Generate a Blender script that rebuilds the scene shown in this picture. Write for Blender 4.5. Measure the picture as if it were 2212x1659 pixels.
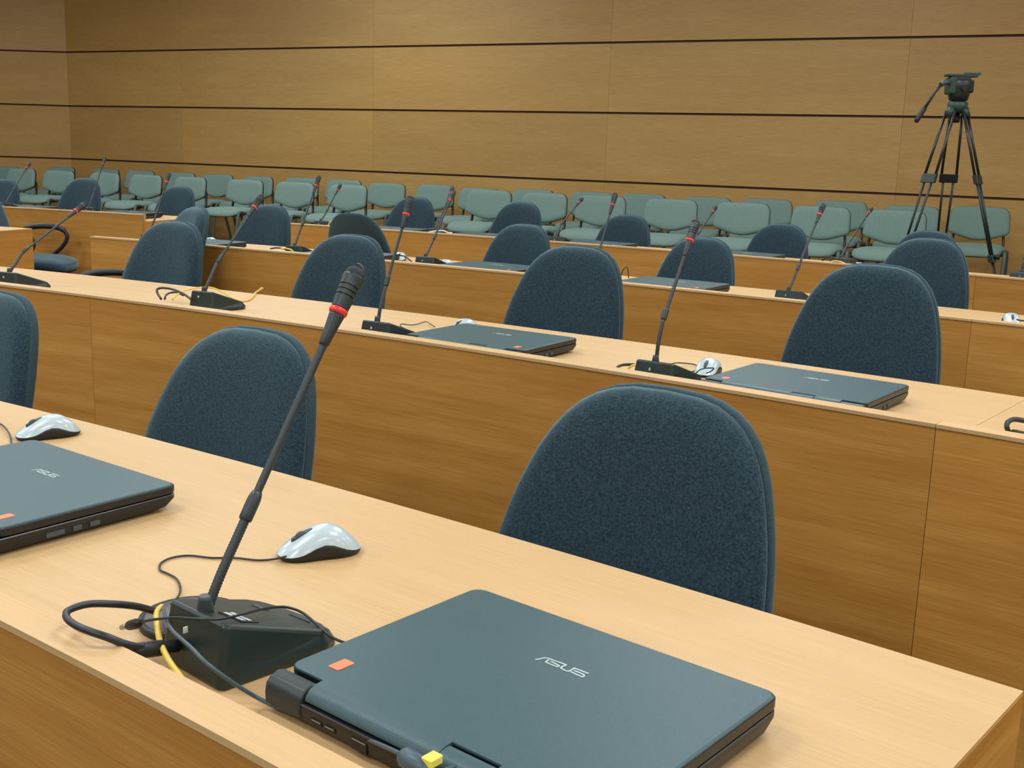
import bpy, bmesh, math, random
from mathutils import Vector, Matrix
for o in list(bpy.data.objects): bpy.data.objects.remove(o, do_unlink=True)
SC = bpy.context.scene
COL = SC.collection
PI = math.pi
rnd = random.Random(7)

# ------------------------------------------------------------------ camera
F_PX, PITCH, ROLL, CAM_Z = 2441.68, math.radians(11.5646), math.radians(1.8011), 1.2373
fw = Vector((0, math.cos(PITCH), -math.sin(PITCH)))
rt = Vector((1, 0, 0)); up = rt.cross(fw)
cx_ = math.cos(ROLL)*rt + math.sin(ROLL)*up
cu_ = -math.sin(ROLL)*rt + math.cos(ROLL)*up
cd = bpy.data.cameras.new('camera'); cam = bpy.data.objects.new('camera', cd); COL.objects.link(cam)
m = Matrix((cx_, cu_, -fw)).transposed().to_4x4(); m.translation = Vector((0, 0, CAM_Z))
cam.matrix_world = m
cd.sensor_width = 36.0; cd.sensor_fit = 'HORIZONTAL'; cd.lens = F_PX/2212*36.0
cd.clip_start = 0.02; cd.clip_end = 100
SC.camera = cam
# ------------------------------------------------------------------ world, exposure
w = bpy.data.worlds.new('room_air'); SC.world = w; w.use_nodes = True
w.node_tree.nodes['Background'].inputs[0].default_value = (0.9, 0.95, 1.0, 1)
w.node_tree.nodes['Background'].inputs[1].default_value = 0.05
vs = SC.view_settings
vs.view_transform = 'Standard'; vs.look = 'None'; vs.gamma = 1.0; vs.use_curve_mapping = False
vs.exposure = 0.0
LIGHT_W = 46.0           # watts per ceiling luminaire
LIGHT_COL = (0.93, 1.01, 1.06)

# ------------------------------------------------------------------ materials
def srgb(r, g, b):
    f = lambda c: (c/255/12.92) if c/255 <= 0.04045 else ((c/255+0.055)/1.055)**2.4
    return (f(r), f(g), f(b), 1)
MATS = {}
def mat(name, col, rough=0.5, metal=0.0, spec=0.5, sheen=0.0, sheen_col=None, coat=0.0, emit=None, noise=None, bump=None, alpha=None):
    m = bpy.data.materials.new(name); m.use_nodes = True
    nt = m.node_tree; b = nt.nodes['Principled BSDF']
    b.inputs['Base Color'].default_value = col
    b.inputs['Roughness'].default_value = rough
    b.inputs['Metallic'].default_value = metal
    b.inputs['Specular IOR Level'].default_value = spec
    if sheen:
        b.inputs['Sheen Weight'].default_value = sheen
        b.inputs['Sheen Roughness'].default_value = 0.45
        b.inputs['Sheen Tint'].default_value = sheen_col or (1, 1, 1, 1)
    if coat: b.inputs['Coat Weight'].default_value = coat; b.inputs['Coat Roughness'].default_value = 0.15
    if emit:
        b.inputs['Emission Color'].default_value = emit[0]; b.inputs['Emission Strength'].default_value = emit[1]
    if noise:      # (scale, second colour, low, high)
        tc = nt.nodes.new('ShaderNodeTexCoord'); n = nt.nodes.new('ShaderNodeTexNoise')
        n.inputs['Scale'].default_value = noise[0]; n.inputs['Detail'].default_value = 4; n.inputs['Roughness'].default_value = 0.7
        cr = nt.nodes.new('ShaderNodeValToRGB')
        cr.color_ramp.elements[0].position = noise[2]; cr.color_ramp.elements[1].position = noise[3]
        cr.color_ramp.elements[0].color = col; cr.color_ramp.elements[1].color = noise[1]
        nt.links.new(tc.outputs['Object'], n.inputs['Vector']); nt.links.new(n.outputs['Fac'], cr.inputs[0])
        nt.links.new(cr.outputs[0], b.inputs['Base Color'])
    if bump:
        tc = nt.nodes.new('ShaderNodeTexCoord'); n = nt.nodes.new('ShaderNodeTexNoise'); n.inputs['Scale'].default_value = bump[0]
        n.inputs['Detail'].default_value = 3
        bp = nt.nodes.new('ShaderNodeBump'); bp.inputs['Strength'].default_value = bump[1]; bp.inputs['Distance'].default_value = bump[2]
        nt.links.new(tc.outputs['Object'], n.inputs['Vector']); nt.links.new(n.outputs['Fac'], bp.inputs['Height'])
        nt.links.new(bp.outputs['Normal'], b.inputs['Normal'])
    MATS[name] = m
    return m

def wood(name, c1, c2, c3, rough=0.42, spec=0.4, along=1.1, across=42.0, vary=0.10, seed=0.0, fine_lo=0.80, fine_hi=1.13):
    """veneer: fine grain drawn along U (metres), broad figure, small tone change from leaf to leaf"""
    m = bpy.data.materials.new(name); m.use_nodes = True
    nt = m.node_tree; N = nt.nodes; L = nt.links; b = N['Principled BSDF']
    uv = N.new('ShaderNodeUVMap'); uv.uv_map = 'UVMap'
    oi = N.new('ShaderNodeObjectInfo')
    add = N.new('ShaderNodeVectorMath'); add.operation = 'ADD'
    sc = N.new('ShaderNodeVectorMath'); sc.operation = 'SCALE'; sc.inputs['Scale'].default_value = 37.0
    cmb = N.new('ShaderNodeCombineXYZ'); cmb.inputs[2].default_value = seed
    L.new(oi.outputs['Random'], cmb.inputs[0]); L.new(oi.outputs['Random'], cmb.inputs[1])
    L.new(cmb.outputs[0], sc.inputs[0]); L.new(uv.outputs[0], add.inputs[0]); L.new(sc.outputs[0], add.inputs[1])
    def tex(sx, sy, detail, dist=0.0):
        mp = N.new('ShaderNodeMapping'); mp.inputs['Scale'].default_value = (sx, sy, 1)
        L.new(add.outputs[0], mp.inputs['Vector'])
        n = N.new('ShaderNodeTexNoise'); n.inputs['Scale'].default_value = 1.0; n.inputs['Detail'].default_value = detail
        n.inputs['Roughness'].default_value = 0.62; n.inputs['Distortion'].default_value = dist
        L.new(mp.outputs[0], n.inputs['Vector']); return n
    fine = tex(along*7, across*9, 5); mid = tex(along, across*0.55, 4, 0.4); broad = tex(0.55, 3.2, 3, 0.8)
    r1 = N.new('ShaderNodeValToRGB'); r1.color_ramp.elements[0].position = 0.28; r1.color_ramp.elements[1].position = 0.72
    r1.color_ramp.elements[0].color = c1; r1.color_ramp.elements[1].color = c2
    L.new(mid.outputs['Fac'], r1.inputs[0])
    mx = N.new('ShaderNodeMixRGB'); mx.inputs[2].default_value = c3
    mr = N.new('ShaderNodeMapRange'); mr.inputs[1].default_value = 0.35; mr.inputs[2].default_value = 0.8; mr.inputs[4].default_value = 0.75
    L.new(broad.outputs['Fac'], mr.inputs[0]); L.new(mr.outputs[0], mx.inputs[0]); L.new(r1.outputs[0], mx.inputs[1])
    fr = N.new('ShaderNodeMapRange'); fr.inputs[1].default_value = 0.3; fr.inputs[2].default_value = 0.7
    fr.inputs[3].default_value = fine_lo; fr.inputs[4].default_value = fine_hi
    L.new(fine.outputs['Fac'], fr.inputs[0])
    vr = N.new('ShaderNodeMapRange'); vr.inputs[3].default_value = 1-vary; vr.inputs[4].default_value = 1+vary
    L.new(oi.outputs['Random'], vr.inputs[0])
    mm = N.new('ShaderNodeMath'); mm.operation = 'MULTIPLY'; L.new(fr.outputs[0], mm.inputs[0]); L.new(vr.outputs[0], mm.inputs[1])
    vm = N.new('ShaderNodeVectorMath'); vm.operation = 'SCALE'
    L.new(mx.outputs[0], vm.inputs[0]); L.new(mm.outputs[0], vm.inputs['Scale'])
    L.new(vm.outputs[0], b.inputs['Base Color'])
    b.inputs['Roughness'].default_value = rough; b.inputs['Specular IOR Level'].default_value = spec
    MATS[name] = m
    return m

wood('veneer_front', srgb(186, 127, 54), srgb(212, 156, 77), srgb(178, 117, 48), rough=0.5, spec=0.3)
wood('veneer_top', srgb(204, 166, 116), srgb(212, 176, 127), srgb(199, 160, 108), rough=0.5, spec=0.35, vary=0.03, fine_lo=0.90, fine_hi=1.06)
wood('veneer_wall', srgb(181, 143, 82), srgb(190, 154, 92), srgb(174, 134, 72), rough=0.42, spec=0.4, vary=0.07, across=26)
mat('groove_dark', srgb(74, 50, 38), 0.8)
mat('fabric_dark', srgb(26, 38, 46), 0.95, spec=0.08, sheen=0.75, sheen_col=srgb(165, 200, 205), noise=(300, srgb(56, 74, 84), 0.38, 0.66), bump=(500, 0.15, 0.001))
mat('fabric_band', srgb(44, 58, 64), 0.9, spec=0.1, sheen=0.45, sheen_col=srgb(150, 190, 200), noise=(500, srgb(58, 74, 80), 0.42, 0.6))
mat('fabric_green', srgb(108, 131, 122), 0.95, spec=0.1, sheen=0.2, sheen_col=srgb(190, 220, 210), noise=(260, srgb(126, 150, 142), 0.40, 0.62), bump=(400, 0.3, 0.002))
mat('plastic_black', srgb(30, 33, 34), 0.45, spec=0.4)
mat('plastic_shell', srgb(36, 44, 48), 0.5, spec=0.4)
mat('metal_black', srgb(38, 42, 42), 0.35, spec=0.6)
mat('metal_grey_green', srgb(66, 84, 80), 0.4, spec=0.5)
mat('steel', srgb(170, 175, 175), 0.25, metal=0.9)
mat('mic_body', srgb(52, 60, 60), 0.42, spec=0.45)
mat('mic_base', srgb(32, 48, 46), 0.36, spec=0.5)
mat('mic_foam', srgb(44, 52, 54), 0.8, bump=(900, 0.6, 0.001))
mat('ring_red', srgb(222, 52, 48), 0.35, emit=(srgb(255, 60, 50), 0.12))
mat('white_print', srgb(214, 222, 224), 0.6)
mat('lid_grey', srgb(50, 78, 82), 0.46, spec=0.5, noise=(900, srgb(58, 86, 90), 0.4, 0.6))
mat('laptop_dark', srgb(36, 46, 50), 0.4, spec=0.5)
mat('laptop_black', srgb(22, 25, 27), 0.35, spec=0.5)
mat('logo_silver', srgb(196, 208, 206), 0.35, metal=0.3)
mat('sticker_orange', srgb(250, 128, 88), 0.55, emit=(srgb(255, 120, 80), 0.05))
mat('mouse_silver', srgb(182, 198, 202), 0.34, metal=0.0, spec=0.7, coat=0.5)
mat('mouse_black', srgb(24, 25, 26), 0.4)
mat('mouse_wheel', srgb(70, 78, 82), 0.6)
mat('cable_black', srgb(34, 37, 40), 0.4, spec=0.5)
mat('cable_grey', srgb(66, 84, 92), 0.42, spec=0.5)
mat('cable_yellow', srgb(232, 196, 84), 0.45)
mat('cable_white', srgb(222, 224, 220), 0.45)
mat('plug_yellow', srgb(232, 222, 96), 0.4)
mat('plug_orange', srgb(236, 150, 40), 0.4)
mat('grommet', srgb(84, 76, 74), 0.4, spec=0.5)
mat('carpet', srgb(70, 66, 62), 0.95, noise=(300, srgb(86, 80, 74), 0.4, 0.6))
mat('platform_floor', srgb(150, 112, 66), 0.6)
mat('plaster', srgb(226, 224, 216), 0.9)
mat('lamp_frame', srgb(220, 220, 220), 0.5)
mat('lamp_diffuser', srgb(250, 250, 250), 0.5, emit=((1.0, 0.97, 0.92, 1), 2.0))
mat('tripod_black', srgb(32, 42, 42), 0.42, spec=0.5)
mat('tripod_green', srgb(40, 66, 56), 0.45)
mat('tripod_tube', srgb(58, 60, 58), 0.28, metal=0.5, spec=0.6)

# ------------------------------------------------------------------ mesh helpers
class MB:
    def __init__(s): s.v = []; s.f = []; s.uv = []; s.sm = []
    def add(s, vs, fs, smooth=False, uvs=None):
        o = len(s.v); s.v += [tuple(v) for v in vs]
        for i, f in enumerate(fs):
            s.f.append(tuple(o+k for k in f)); s.sm.append(smooth)
            s.uv.append(uvs[i] if uvs else None)
        return s
    def box(s, x0, x1, y0, y1, z0, z1):
        vs = [(x, y, z) for z in (z0, z1) for y in (y0, y1) for x in (x0, x1)]
        fs = [(0, 2, 3, 1), (4, 5, 7, 6), (0, 1, 5, 4), (2, 6, 7, 3), (0, 4, 6, 2), (1, 3, 7, 5)]
        return s.add(vs, fs)
    def rings(s, rings, close=True, cap0=True, cap1=True, smooth=True):
        n = len(rings[0]); vs = [p for r in rings for p in r]; fs = []
        for i in range(len(rings)-1):
            for j in range(n if close else n-1):
                k = (j+1) % n
                fs.append((i*n+j, i*n+k, (i+1)*n+k, (i+1)*n+j))
        s.add(vs, fs, smooth)
        if cap0: s.add(rings[0], [tuple(range(n-1, -1, -1))], False)
        if cap1: s.add(rings[-1], [tuple(range(n))], False)
        return s
    def tube(s, pts, r, seg=8, caps=True, smooth=True, flat=1.0):
        pts = [Vector(p) for p in pts]; rr = r if isinstance(r, (list, tuple)) else [r]*len(pts)
        t0 = (pts[1]-pts[0]).normalized(); ref = Vector((0, 0, 1)) if abs(t0.z) < 0.9 else Vector((1, 0, 0))
        n = (ref - t0*ref.dot(t0)).normalized(); R = []
        for i, p in enumerate(pts):
            a = pts[max(i-1, 0)]; b = pts[min(i+1, len(pts)-1)]; t = (b-a).normalized()
            n = (n - t*n.dot(t)).normalized(); bn = t.cross(n)
            R.append([tuple(p + rr[i]*(math.cos(2*PI*k/seg)*n*flat + math.sin(2*PI*k/seg)*bn)) for k in range(seg)])
        return s.rings(R, True, caps, caps, smooth)
    def lathe(s, prof, seg=16, M=None, smooth=True):
        M = M or Matrix()
        R = [[tuple(M @ Vector((max(r, 1e-5)*math.cos(2*PI*k/seg), max(r, 1e-5)*math.sin(2*PI*k/seg), z))) for k in range(seg)] for r, z in prof]
        return s.rings(R, True, True, True, smooth)
    def build(s, name, m, parent=None, autosmooth=None):
        me = bpy.data.meshes.new(name); me.from_pydata(s.v, [], s.f); me.update()
        for i, p in enumerate(me.polygons): p.use_smooth = s.sm[i]
        if any(u is not None for u in s.uv):
            ul = me.uv_layers.new(name='UVMap')
            for i, p in enumerate(me.polygons):
                if s.uv[i]:
                    for k, li in enumerate(p.loop_indices): ul.data[li].uv = s.uv[i][k]
        bm = bmesh.new(); bm.from_mesh(me); bmesh.ops.remove_doubles(bm, verts=bm.verts, dist=2e-6)
        bmesh.ops.recalc_face_normals(bm, faces=bm.faces); bm.to_mesh(me); bm.free()
        me.materials.append(MATS[m])
        o = bpy.data.objects.new(name, me); COL.objects.link(o)
        if parent: o.parent = parent
        return o
def tag(o, label=None, cat=None, group=None, kind=None):
    if label: o['label'] = label
    if cat: o['category'] = cat
    if group: o['group'] = group
    if kind: o['kind'] = kind
    return o
def empty(name, loc=(0, 0, 0), rz=0.0):
    o = bpy.data.objects.new(name, None); COL.objects.link(o); o.empty_display_size = 0.05
    o.location = loc; o.rotation_euler = (0, 0, rz); return o
def copy_tree(o, parent=None):
    c = o.copy(); COL.objects.link(c)
    if parent: c.parent = parent
    for ch in list(o.children): copy_tree(ch, c)
    return c
def bevel(o, width, seg=2, angle=0.6):
    me = o.data; bm = bmesh.new(); bm.from_mesh(me)
    bmesh.ops.remove_doubles(bm, verts=bm.verts, dist=1e-5)
    es = [e for e in bm.edges if len(e.link_faces) == 2 and e.calc_face_angle(0) > angle]
    bmesh.ops.bevel(bm, geom=es, offset=width, segments=seg, profile=0.5, affect='EDGES', clamp_overlap=True)
    bm.to_mesh(me); bm.free(); return o
def catmull(pts, n=6):
    P = [Vector(p) for p in pts]; P = [2*P[0]-P[1]] + P + [2*P[-1]-P[-2]]; out = []
    for i in range(1, len(P)-2):
        for k in range(n):
            t = k/n; a, b, c, d = P[i-1], P[i], P[i+1], P[i+2]
            out.append(0.5*((2*b) + (c-a)*t + (2*a-5*b+4*c-d)*t*t + (3*b-a-3*c+d)*t**3))
    out.append(P[-2]); return out

# desks lie on circles round one centre
CX, CY = -8.6555, -9.8881
ROW_R = [None, 13.6227, 15.1407, 16.6586, 18.1765]
DEP, RAIL_H, RAIL_W, ZT = 0.6226, 0.0455, 0.041, 0.74
def pol(R, a, z=0.0):
    a = math.radians(a); return Vector((CX+R*math.cos(a), CY+R*math.sin(a), z))
def face_rz(a): return math.radians(a-90)      # local +y points outwards (away from the speaker's end)

def arc_prism(mb, R0, R1, a0, a1, z0, z1):
    n = max(2, int(math.radians(abs(a1-a0))*R0/0.10))
    A = [a0+(a1-a0)*i/n for i in range(n+1)]
    for i in range(n):
        p = [pol(R, a, z) for z in (z0, z1) for R in (R0, R1) for a in (A[i], A[i+1])]
        # p: 0 R0a z0,1 R0b z0,2 R1a z0,3 R1b z0,4 R0a z1,5 R0b z1,6 R1a z1,7 R1b z1
        ua, ub = -math.radians(A[i])*R0, -math.radians(A[i+1])*R0
        fs = [(4, 5, 7, 6), (0, 2, 3, 1), (0, 1, 5, 4), (2, 6, 7, 3)]
        uvs = [[(ua, 0), (ub, 0), (ub, R1-R0), (ua, R1-R0)], [(ua, 0), (ua, .1), (ub, .1), (ub, 0)],
               [(ua, z0), (ub, z0), (ub, z1), (ua, z1)], [(ua, z0), (ua, z1), (ub, z1), (ub, z0)]]
        if i == 0: fs.append((0, 4, 6, 2)); uvs.append([(0, z0), (0, z1), (R1-R0, z1), (R1-R0, z0)])
        if i == n-1: fs.append((1, 3, 7, 5)); uvs.append([(0, z0), (R1-R0, z0), (R1-R0, z1), (0, z1)])
        mb.add(p, fs, False, uvs)
    return mb

MICS = [(1, 13.748, 52.509, (0.05, 0.877), (0.202, 1.114)), (2, 15.302, 62.856, (0.059, 0.861), (0.33, 1.015)), (2, 15.363, 59.848, (0.06, 0.883), (0.257, 1.08)), (2, 15.245, 57.006, (0.034, 0.889), (0.134, 1.117)), (2, 15.247, 53.969, (0.025, 0.889), (0.152, 1.101)), (3, 16.814, 65.807, (0.057, 0.895), (0.157, 1.092)), (3, 16.814, 62.89, (0.054, 0.885), (0.185, 1.106)), (3, 16.814, 60.513, (0.06, 0.87), (0.212, 1.069)), (3, 16.814, 57.786, (0.019, 0.873), (0.134, 1.096)), (3, 16.814, 55.164, (0.064, 0.866), (0.271, 1.09)), (4, 18.332, 73.506, (0.078, 0.885), (0.26, 1.068)), (4, 18.332, 71.431, (0.061, 0.897), (0.187, 1.125)), (4, 18.332, 65.935, (0.06, 0.853), (0.218, 1.014)), (4, 18.332, 63.458, (0.034, 0.833), (0.186, 1.033)), (4, 18.332, 61.058, (0.049, 0.863), (0.301, 0.999)), (4, 18.332, 58.614, (0.067, 0.86), (0.289, 0.993)), (4, 18.332, 56.248, (0.073, 0.847), (0.421, 1.021)), (4, 18.332, 53.745, (0.014, 0.854), (0.209, 1.028))]
CABLES = {
 'thick1': (0.0036, [[-0.355, 1.0801, 0.768], [-0.3653, 1.0519, 0.785], [-0.3789, 1.0278, 0.797], [-0.3973, 1.0119, 0.803], [-0.4089, 0.9941, 0.804], [-0.4054, 0.9795, 0.803], [-0.3934, 0.9682, 0.801], [-0.3783, 0.9606, 0.799], [-0.361, 0.9577, 0.795], [-0.347, 0.9637, 0.786], [-0.3356, 0.9783, 0.776], [-0.3234, 0.9966, 0.768], [-0.3112, 1.0114, 0.764]]),
 'yellow1': (0.003, [[-0.3599, 1.1121, 0.76], [-0.3515, 1.071, 0.772], [-0.3425, 1.0415, 0.777], [-0.3342, 1.0191, 0.776], [-0.3251, 0.998, 0.772], [-0.3097, 0.9717, 0.768], [-0.2941, 0.9517, 0.763], [-0.2857, 0.9481, 0.756], [-0.2638, 0.9363, 0.746], [-0.2284, 0.9101, 0.744], [-0.1716, 0.8685, 0.744], [-0.1189, 0.8268, 0.744], [-0.0832, 0.8066, 0.746], [-0.0669, 0.8076, 0.75], [-0.06, 0.7842, 0.768]]),
 'power1': (0.0019, [[-0.3534, 1.0994, 0.765], [-0.3369, 1.0486, 0.78], [-0.3206, 1.0067, 0.789], [-0.3046, 0.9756, 0.793], [-0.2793, 0.9411, 0.795], [-0.2618, 0.9206, 0.792], [-0.2481, 0.9187, 0.782], [-0.2336, 0.9282, 0.765], [-0.2201, 0.9384, 0.75], [-0.1977, 0.9287, 0.745], [-0.1756, 0.9187, 0.743], [-0.1532, 0.9045, 0.743], [-0.1307, 0.8839, 0.748], [-0.1072, 0.8514, 0.76], [-0.089, 0.824, 0.769], [-0.0787, 0.8098, 0.773]]),
 'mousecord1': (0.0013, [[-0.2658, 1.2921, 0.752], [-0.2843, 1.3051, 0.743], [-0.303, 1.303, 0.742], [-0.332, 1.3084, 0.742], [-0.3591, 1.306, 0.742], [-0.3883, 1.3114, 0.742], [-0.4075, 1.3016, 0.742], [-0.4143, 1.282, 0.742], [-0.4084, 1.2611, 0.742], [-0.3978, 1.2515, 0.742], [-0.3825, 1.2366, 0.742], [-0.37, 1.2108, 0.743], [-0.3613, 1.178, 0.746], [-0.354, 1.126, 0.757]]),
 'usb1': (0.0014, [[-0.3577, 1.0349, 0.775], [-0.3403, 1.0209, 0.785], [-0.312, 1.0007, 0.797], [-0.2842, 0.9788, 0.806], [-0.2642, 0.9826, 0.805], [-0.251, 1.0132, 0.797], [-0.2433, 1.0428, 0.789], [-0.234, 1.0696, 0.781], [-0.2227, 1.0872, 0.774], [-0.2073, 1.0882, 0.768], [-0.1887, 1.0686, 0.764], [-0.1732, 1.0485, 0.762], [-0.1618, 1.043, 0.759], [-0.1474, 1.0388, 0.757]]),
 'loopL': (0.0015, [[-0.93, 1.9626, 0.742], [-0.8958, 1.9236, 0.744], [-0.8687, 1.885, 0.746], [-0.848, 1.8524, 0.745], [-0.833, 1.825, 0.742], [-0.8017, 1.7541, 0.742]]),
 'black2b': (0.0038, [[-0.9708, 3.3748, 0.775], [-1.0133, 3.4307, 0.785], [-1.0649, 3.4992, 0.788], [-1.1097, 3.5411, 0.786], [-1.1237, 3.5341, 0.782], [-1.1199, 3.5212, 0.772], [-1.1006, 3.4948, 0.757]]),
 'black2b2': (0.0033, [[-1.0899, 3.4975, 0.757], [-1.0949, 3.5289, 0.766], [-1.0875, 3.558, 0.77], [-1.0652, 3.5474, 0.772], [-1.0371, 3.5157, 0.768]]),
 'yellow2b': (0.0027, [[-1.062, 3.4817, 0.757], [-1.0546, 3.5261, 0.772], [-1.0362, 3.5742, 0.78], [-1.0049, 3.616, 0.782], [-0.984, 3.6599, 0.776], [-0.9539, 3.6709, 0.762], [-0.9178, 3.6581, 0.745], [-0.8722, 3.6065, 0.744], [-0.8601, 3.6565, 0.744], [-0.8736, 3.7815, 0.748], [-0.8697, 3.8408, 0.752]]),
 'cord2c': (0.0015, [[-0.2738, 3.0393, 0.75], [-0.2967, 3.0793, 0.752], [-0.317, 3.128, 0.753], [-0.3173, 3.1695, 0.752], [-0.2963, 3.1829, 0.748], [-0.2801, 3.2084, 0.746], [-0.2693, 3.2377, 0.746], [-0.2546, 3.2548, 0.748], [-0.2392, 3.2127, 0.748], [-0.2245, 3.176, 0.746]]),
 'black2d': (0.0035, [[0.2463, 2.6081, 0.752], [0.2531, 2.5795, 0.762], [0.2642, 2.5634, 0.767], [0.2818, 2.5582, 0.768]]),
 'yellow2d': (0.0028, [[0.2673, 2.5675, 0.756], [0.2741, 2.5453, 0.768], [0.2846, 2.5258, 0.772], [0.2984, 2.5154, 0.768], [0.3113, 2.5154, 0.762], [0.3267, 2.5253, 0.752]]),
 'cord2d': (0.0015, [[0.3616, 2.567, 0.77], [0.3939, 2.6711, 0.755], [0.4247, 2.7188, 0.746], [0.4438, 2.7173, 0.744], [0.4501, 2.6849, 0.744], [0.4403, 2.6372, 0.746], [0.4159, 2.579, 0.752]]),
 'cord2d2': (0.0015, [[0.422, 2.5622, 0.75], [0.4291, 2.5566, 0.76], [0.4337, 2.5171, 0.772], [0.4407, 2.4923, 0.778], [0.4524, 2.4993, 0.776], [0.4477, 2.517, 0.765], [0.4438, 2.541, 0.757]]),
 'tube2r': (0.005, [[0.9986, 2.1224, 0.76], [0.9812, 2.1106, 0.765], [0.9634, 2.107, 0.768], [0.9516, 2.102, 0.767], [0.9429, 2.0949, 0.763], [0.9408, 2.0899, 0.756], [0.9458, 2.0907, 0.746]]),
 'tube2r2': (0.0042, [[0.95, 2.084, 0.746], [0.9516, 2.0827, 0.75], [0.9605, 2.0597, 0.752], [0.9736, 2.0534, 0.75]]),
 'yellow4': (0.004, [[-1.1243, 6.7646, 0.7768], [-1.1064, 6.7565, 0.8024], [-1.0827, 6.7458, 0.8146], [-1.0561, 6.7336, 0.808], [-1.0443, 6.7282, 0.787]]),
 'white4': (0.004, [[-0.5108, 6.4622, 0.7757], [-0.489, 6.4513, 0.7824], [-0.4537, 6.4336, 0.7899], [-0.4159, 6.4145, 0.7937], [-0.3833, 6.398, 0.7842], [-0.3619, 6.3871, 0.7856]]),
 'yellow3b': (0.003, [[-1.0412, 5.0072, 0.7883], [-1.0274, 5.0001, 0.7924], [-1.0069, 4.9896, 0.7929], [-0.9911, 4.9814, 0.789], [-0.9775, 4.9744, 0.7829]]),
 'black3b': (0.0035, [[-1.0973, 5.0581, 0.7844], [-1.0648, 5.0417, 0.7899], [-1.0326, 5.0252, 0.7891], [-1.0098, 5.0135, 0.7827]]),
 'black3c': (0.003, [[-0.4881, 4.7456, 0.8003], [-0.4696, 4.7352, 0.7999], [-0.451, 4.7248, 0.7908], [-0.4325, 4.7144, 0.7779]]),
 'black4g': (0.004, [[1.4429, 5.3452, 0.7837], [1.4479, 5.3419, 0.7915], [1.4619, 5.3326, 0.8028], [1.4784, 5.3217, 0.8043], [1.492, 5.3126, 0.7947], [1.5058, 5.3034, 0.7809]]),
 'yellow4g': (0.0035, [[1.4665, 5.2935, 0.7784], [1.4733, 5.289, 0.7856], [1.4859, 5.2806, 0.7889], [1.506, 5.2671, 0.7876], [1.5227, 5.2559, 0.7816], [1.5359, 5.247, 0.7743]]),
 'cord3d': (0.0018, [[0.3953, 4.24, 0.7967], [0.4025, 4.2355, 0.8199], [0.4133, 4.2285, 0.8322], [0.4185, 4.2252, 0.8267], [0.4235, 4.222, 0.7908]]),
 'cord3r': (0.0025, [[1.5377, 3.4393, 0.7848], [1.5453, 3.4335, 0.783], [1.557, 3.4246, 0.7832]]),
}
# ------------------------------------------------------------------ room
Z0W = 0.14
WA, WB = 11.8806, -0.5221                       # back wall line y = WA + WB x
def wy(x): return WA+WB*x
PC = (-5.80, wy(-5.80)); PR = (9.2, wy(9.2))
FL = [(-13, PC[1]+0.05), PC, PR, (9.2, -7.0), (-13, -7.0)]
WALL_H = 3.75
GR = [0.9827, 1.6483, 2.3137, 2.979]            # groove heights
def quad_wall(name, a, b, m, h=WALL_H, t=0.12):
    a = Vector((a[0], a[1], 0)); b = Vector((b[0], b[1], 0)); d = (b-a).normalized(); n = Vector((-d.y, d.x, 0))
    mb = MB(); q = [a, b, b+n*t, a+n*t]
    vs = [(p.x, p.y, 0) for p in q]+[(p.x, p.y, h) for p in q]
    mb.add(vs, [(0, 1, 5, 4), (1, 2, 6, 5), (2, 3, 7, 6), (3, 0, 4, 7), (4, 5, 6, 7), (3, 2, 1, 0)])
    return tag(mb.build(name, m), kind='structure')
def panelled(name, a, b, joints, label_h):
    """a->b runs left to right seen from inside; panels stand 2 cm proud of a dark backing"""
    A = Vector((a[0], a[1], 0)); B = Vector((b[0], b[1], 0)); d = (B-A).normalized(); n = Vector((-d.y, d.x, 0)); Ln = (B-A).length
    back = quad_wall(name, (A+n*0.022)[:2], (B+n*0.022)[:2], 'groove_dark')
    zs = [0.0]+GR+[WALL_H-0.01]; js = [0.0]+joints+[Ln]
    for i in range(len(zs)-1):
        z0 = zs[i]+(0.0105 if i else 0); z1 = zs[i+1]-0.0105
        for k in range(len(js)-1):
            s0 = js[k]+0.0008; s1 = js[k+1]-0.0008
            P = [A+d*s0, A+d*s1, A+d*s1+n*0.0218, A+d*s0+n*0.0218]
            vs = [(p.x, p.y, z0) for p in P]+[(p.x, p.y, z1) for p in P]
            fs = [(0, 1, 5, 4), (1, 2, 6, 5), (3, 0, 4, 7), (4, 5, 6, 7), (3, 2, 1, 0)]
            u = [[(s0, z0), (s1, z0), (s1, z1), (s0, z1)]]+[[(0, 0), (.02, 0), (.02, .6), (0, .6)]]*4
            MB().add(vs, fs, False, u).build('panel', 'veneer_wall', back)
    return back
dlen = math.hypot(1, WB)
def s_of(x): return (x-PC[0])*dlen
js = [s_of(-1.615), s_of(0.859)]
step = js[1]-js[0]
js = [js[0]-step] + js + [js[1]+step*k for k in (1, 2, 3)]
js = [j for j in js if 0.3 < j < s_of(PR[0])-0.3]
panelled('wall_back', PC, PR, js, 0)
panelled('wall_left', (-13, PC[1]+0.05), PC, [1.6, 4.4], 0)
for nm, a, b in (('wall_right', PR, (9.2, -7.0)), ('wall_front', (9.2, -7.0), (-13, -7.0)), ('wall_side', (-13, -7.0), (-13, PC[1]+0.05))):
    A = Vector((a[0], a[1], 0)); B = Vector((b[0], b[1], 0)); d = (B-A).normalized(); n = Vector((-d.y, d.x, 0))
    mb = MB(); Ln = (B-A).length; P = [A, B, B+n*.1, A+n*.1]
    vs = [(p.x, p.y, 0) for p in P]+[(p.x, p.y, WALL_H) for p in P]
    mb.add(vs, [(0, 1, 5, 4), (1, 2, 6, 5), (2, 3, 7, 6), (3, 0, 4, 7), (4, 5, 6, 7), (3, 2, 1, 0)], False,
           [[(0, 0), (Ln, 0), (Ln, WALL_H), (0, WALL_H)]]*6)
    tag(mb.build(nm, 'veneer_wall'), kind='structure')
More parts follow.
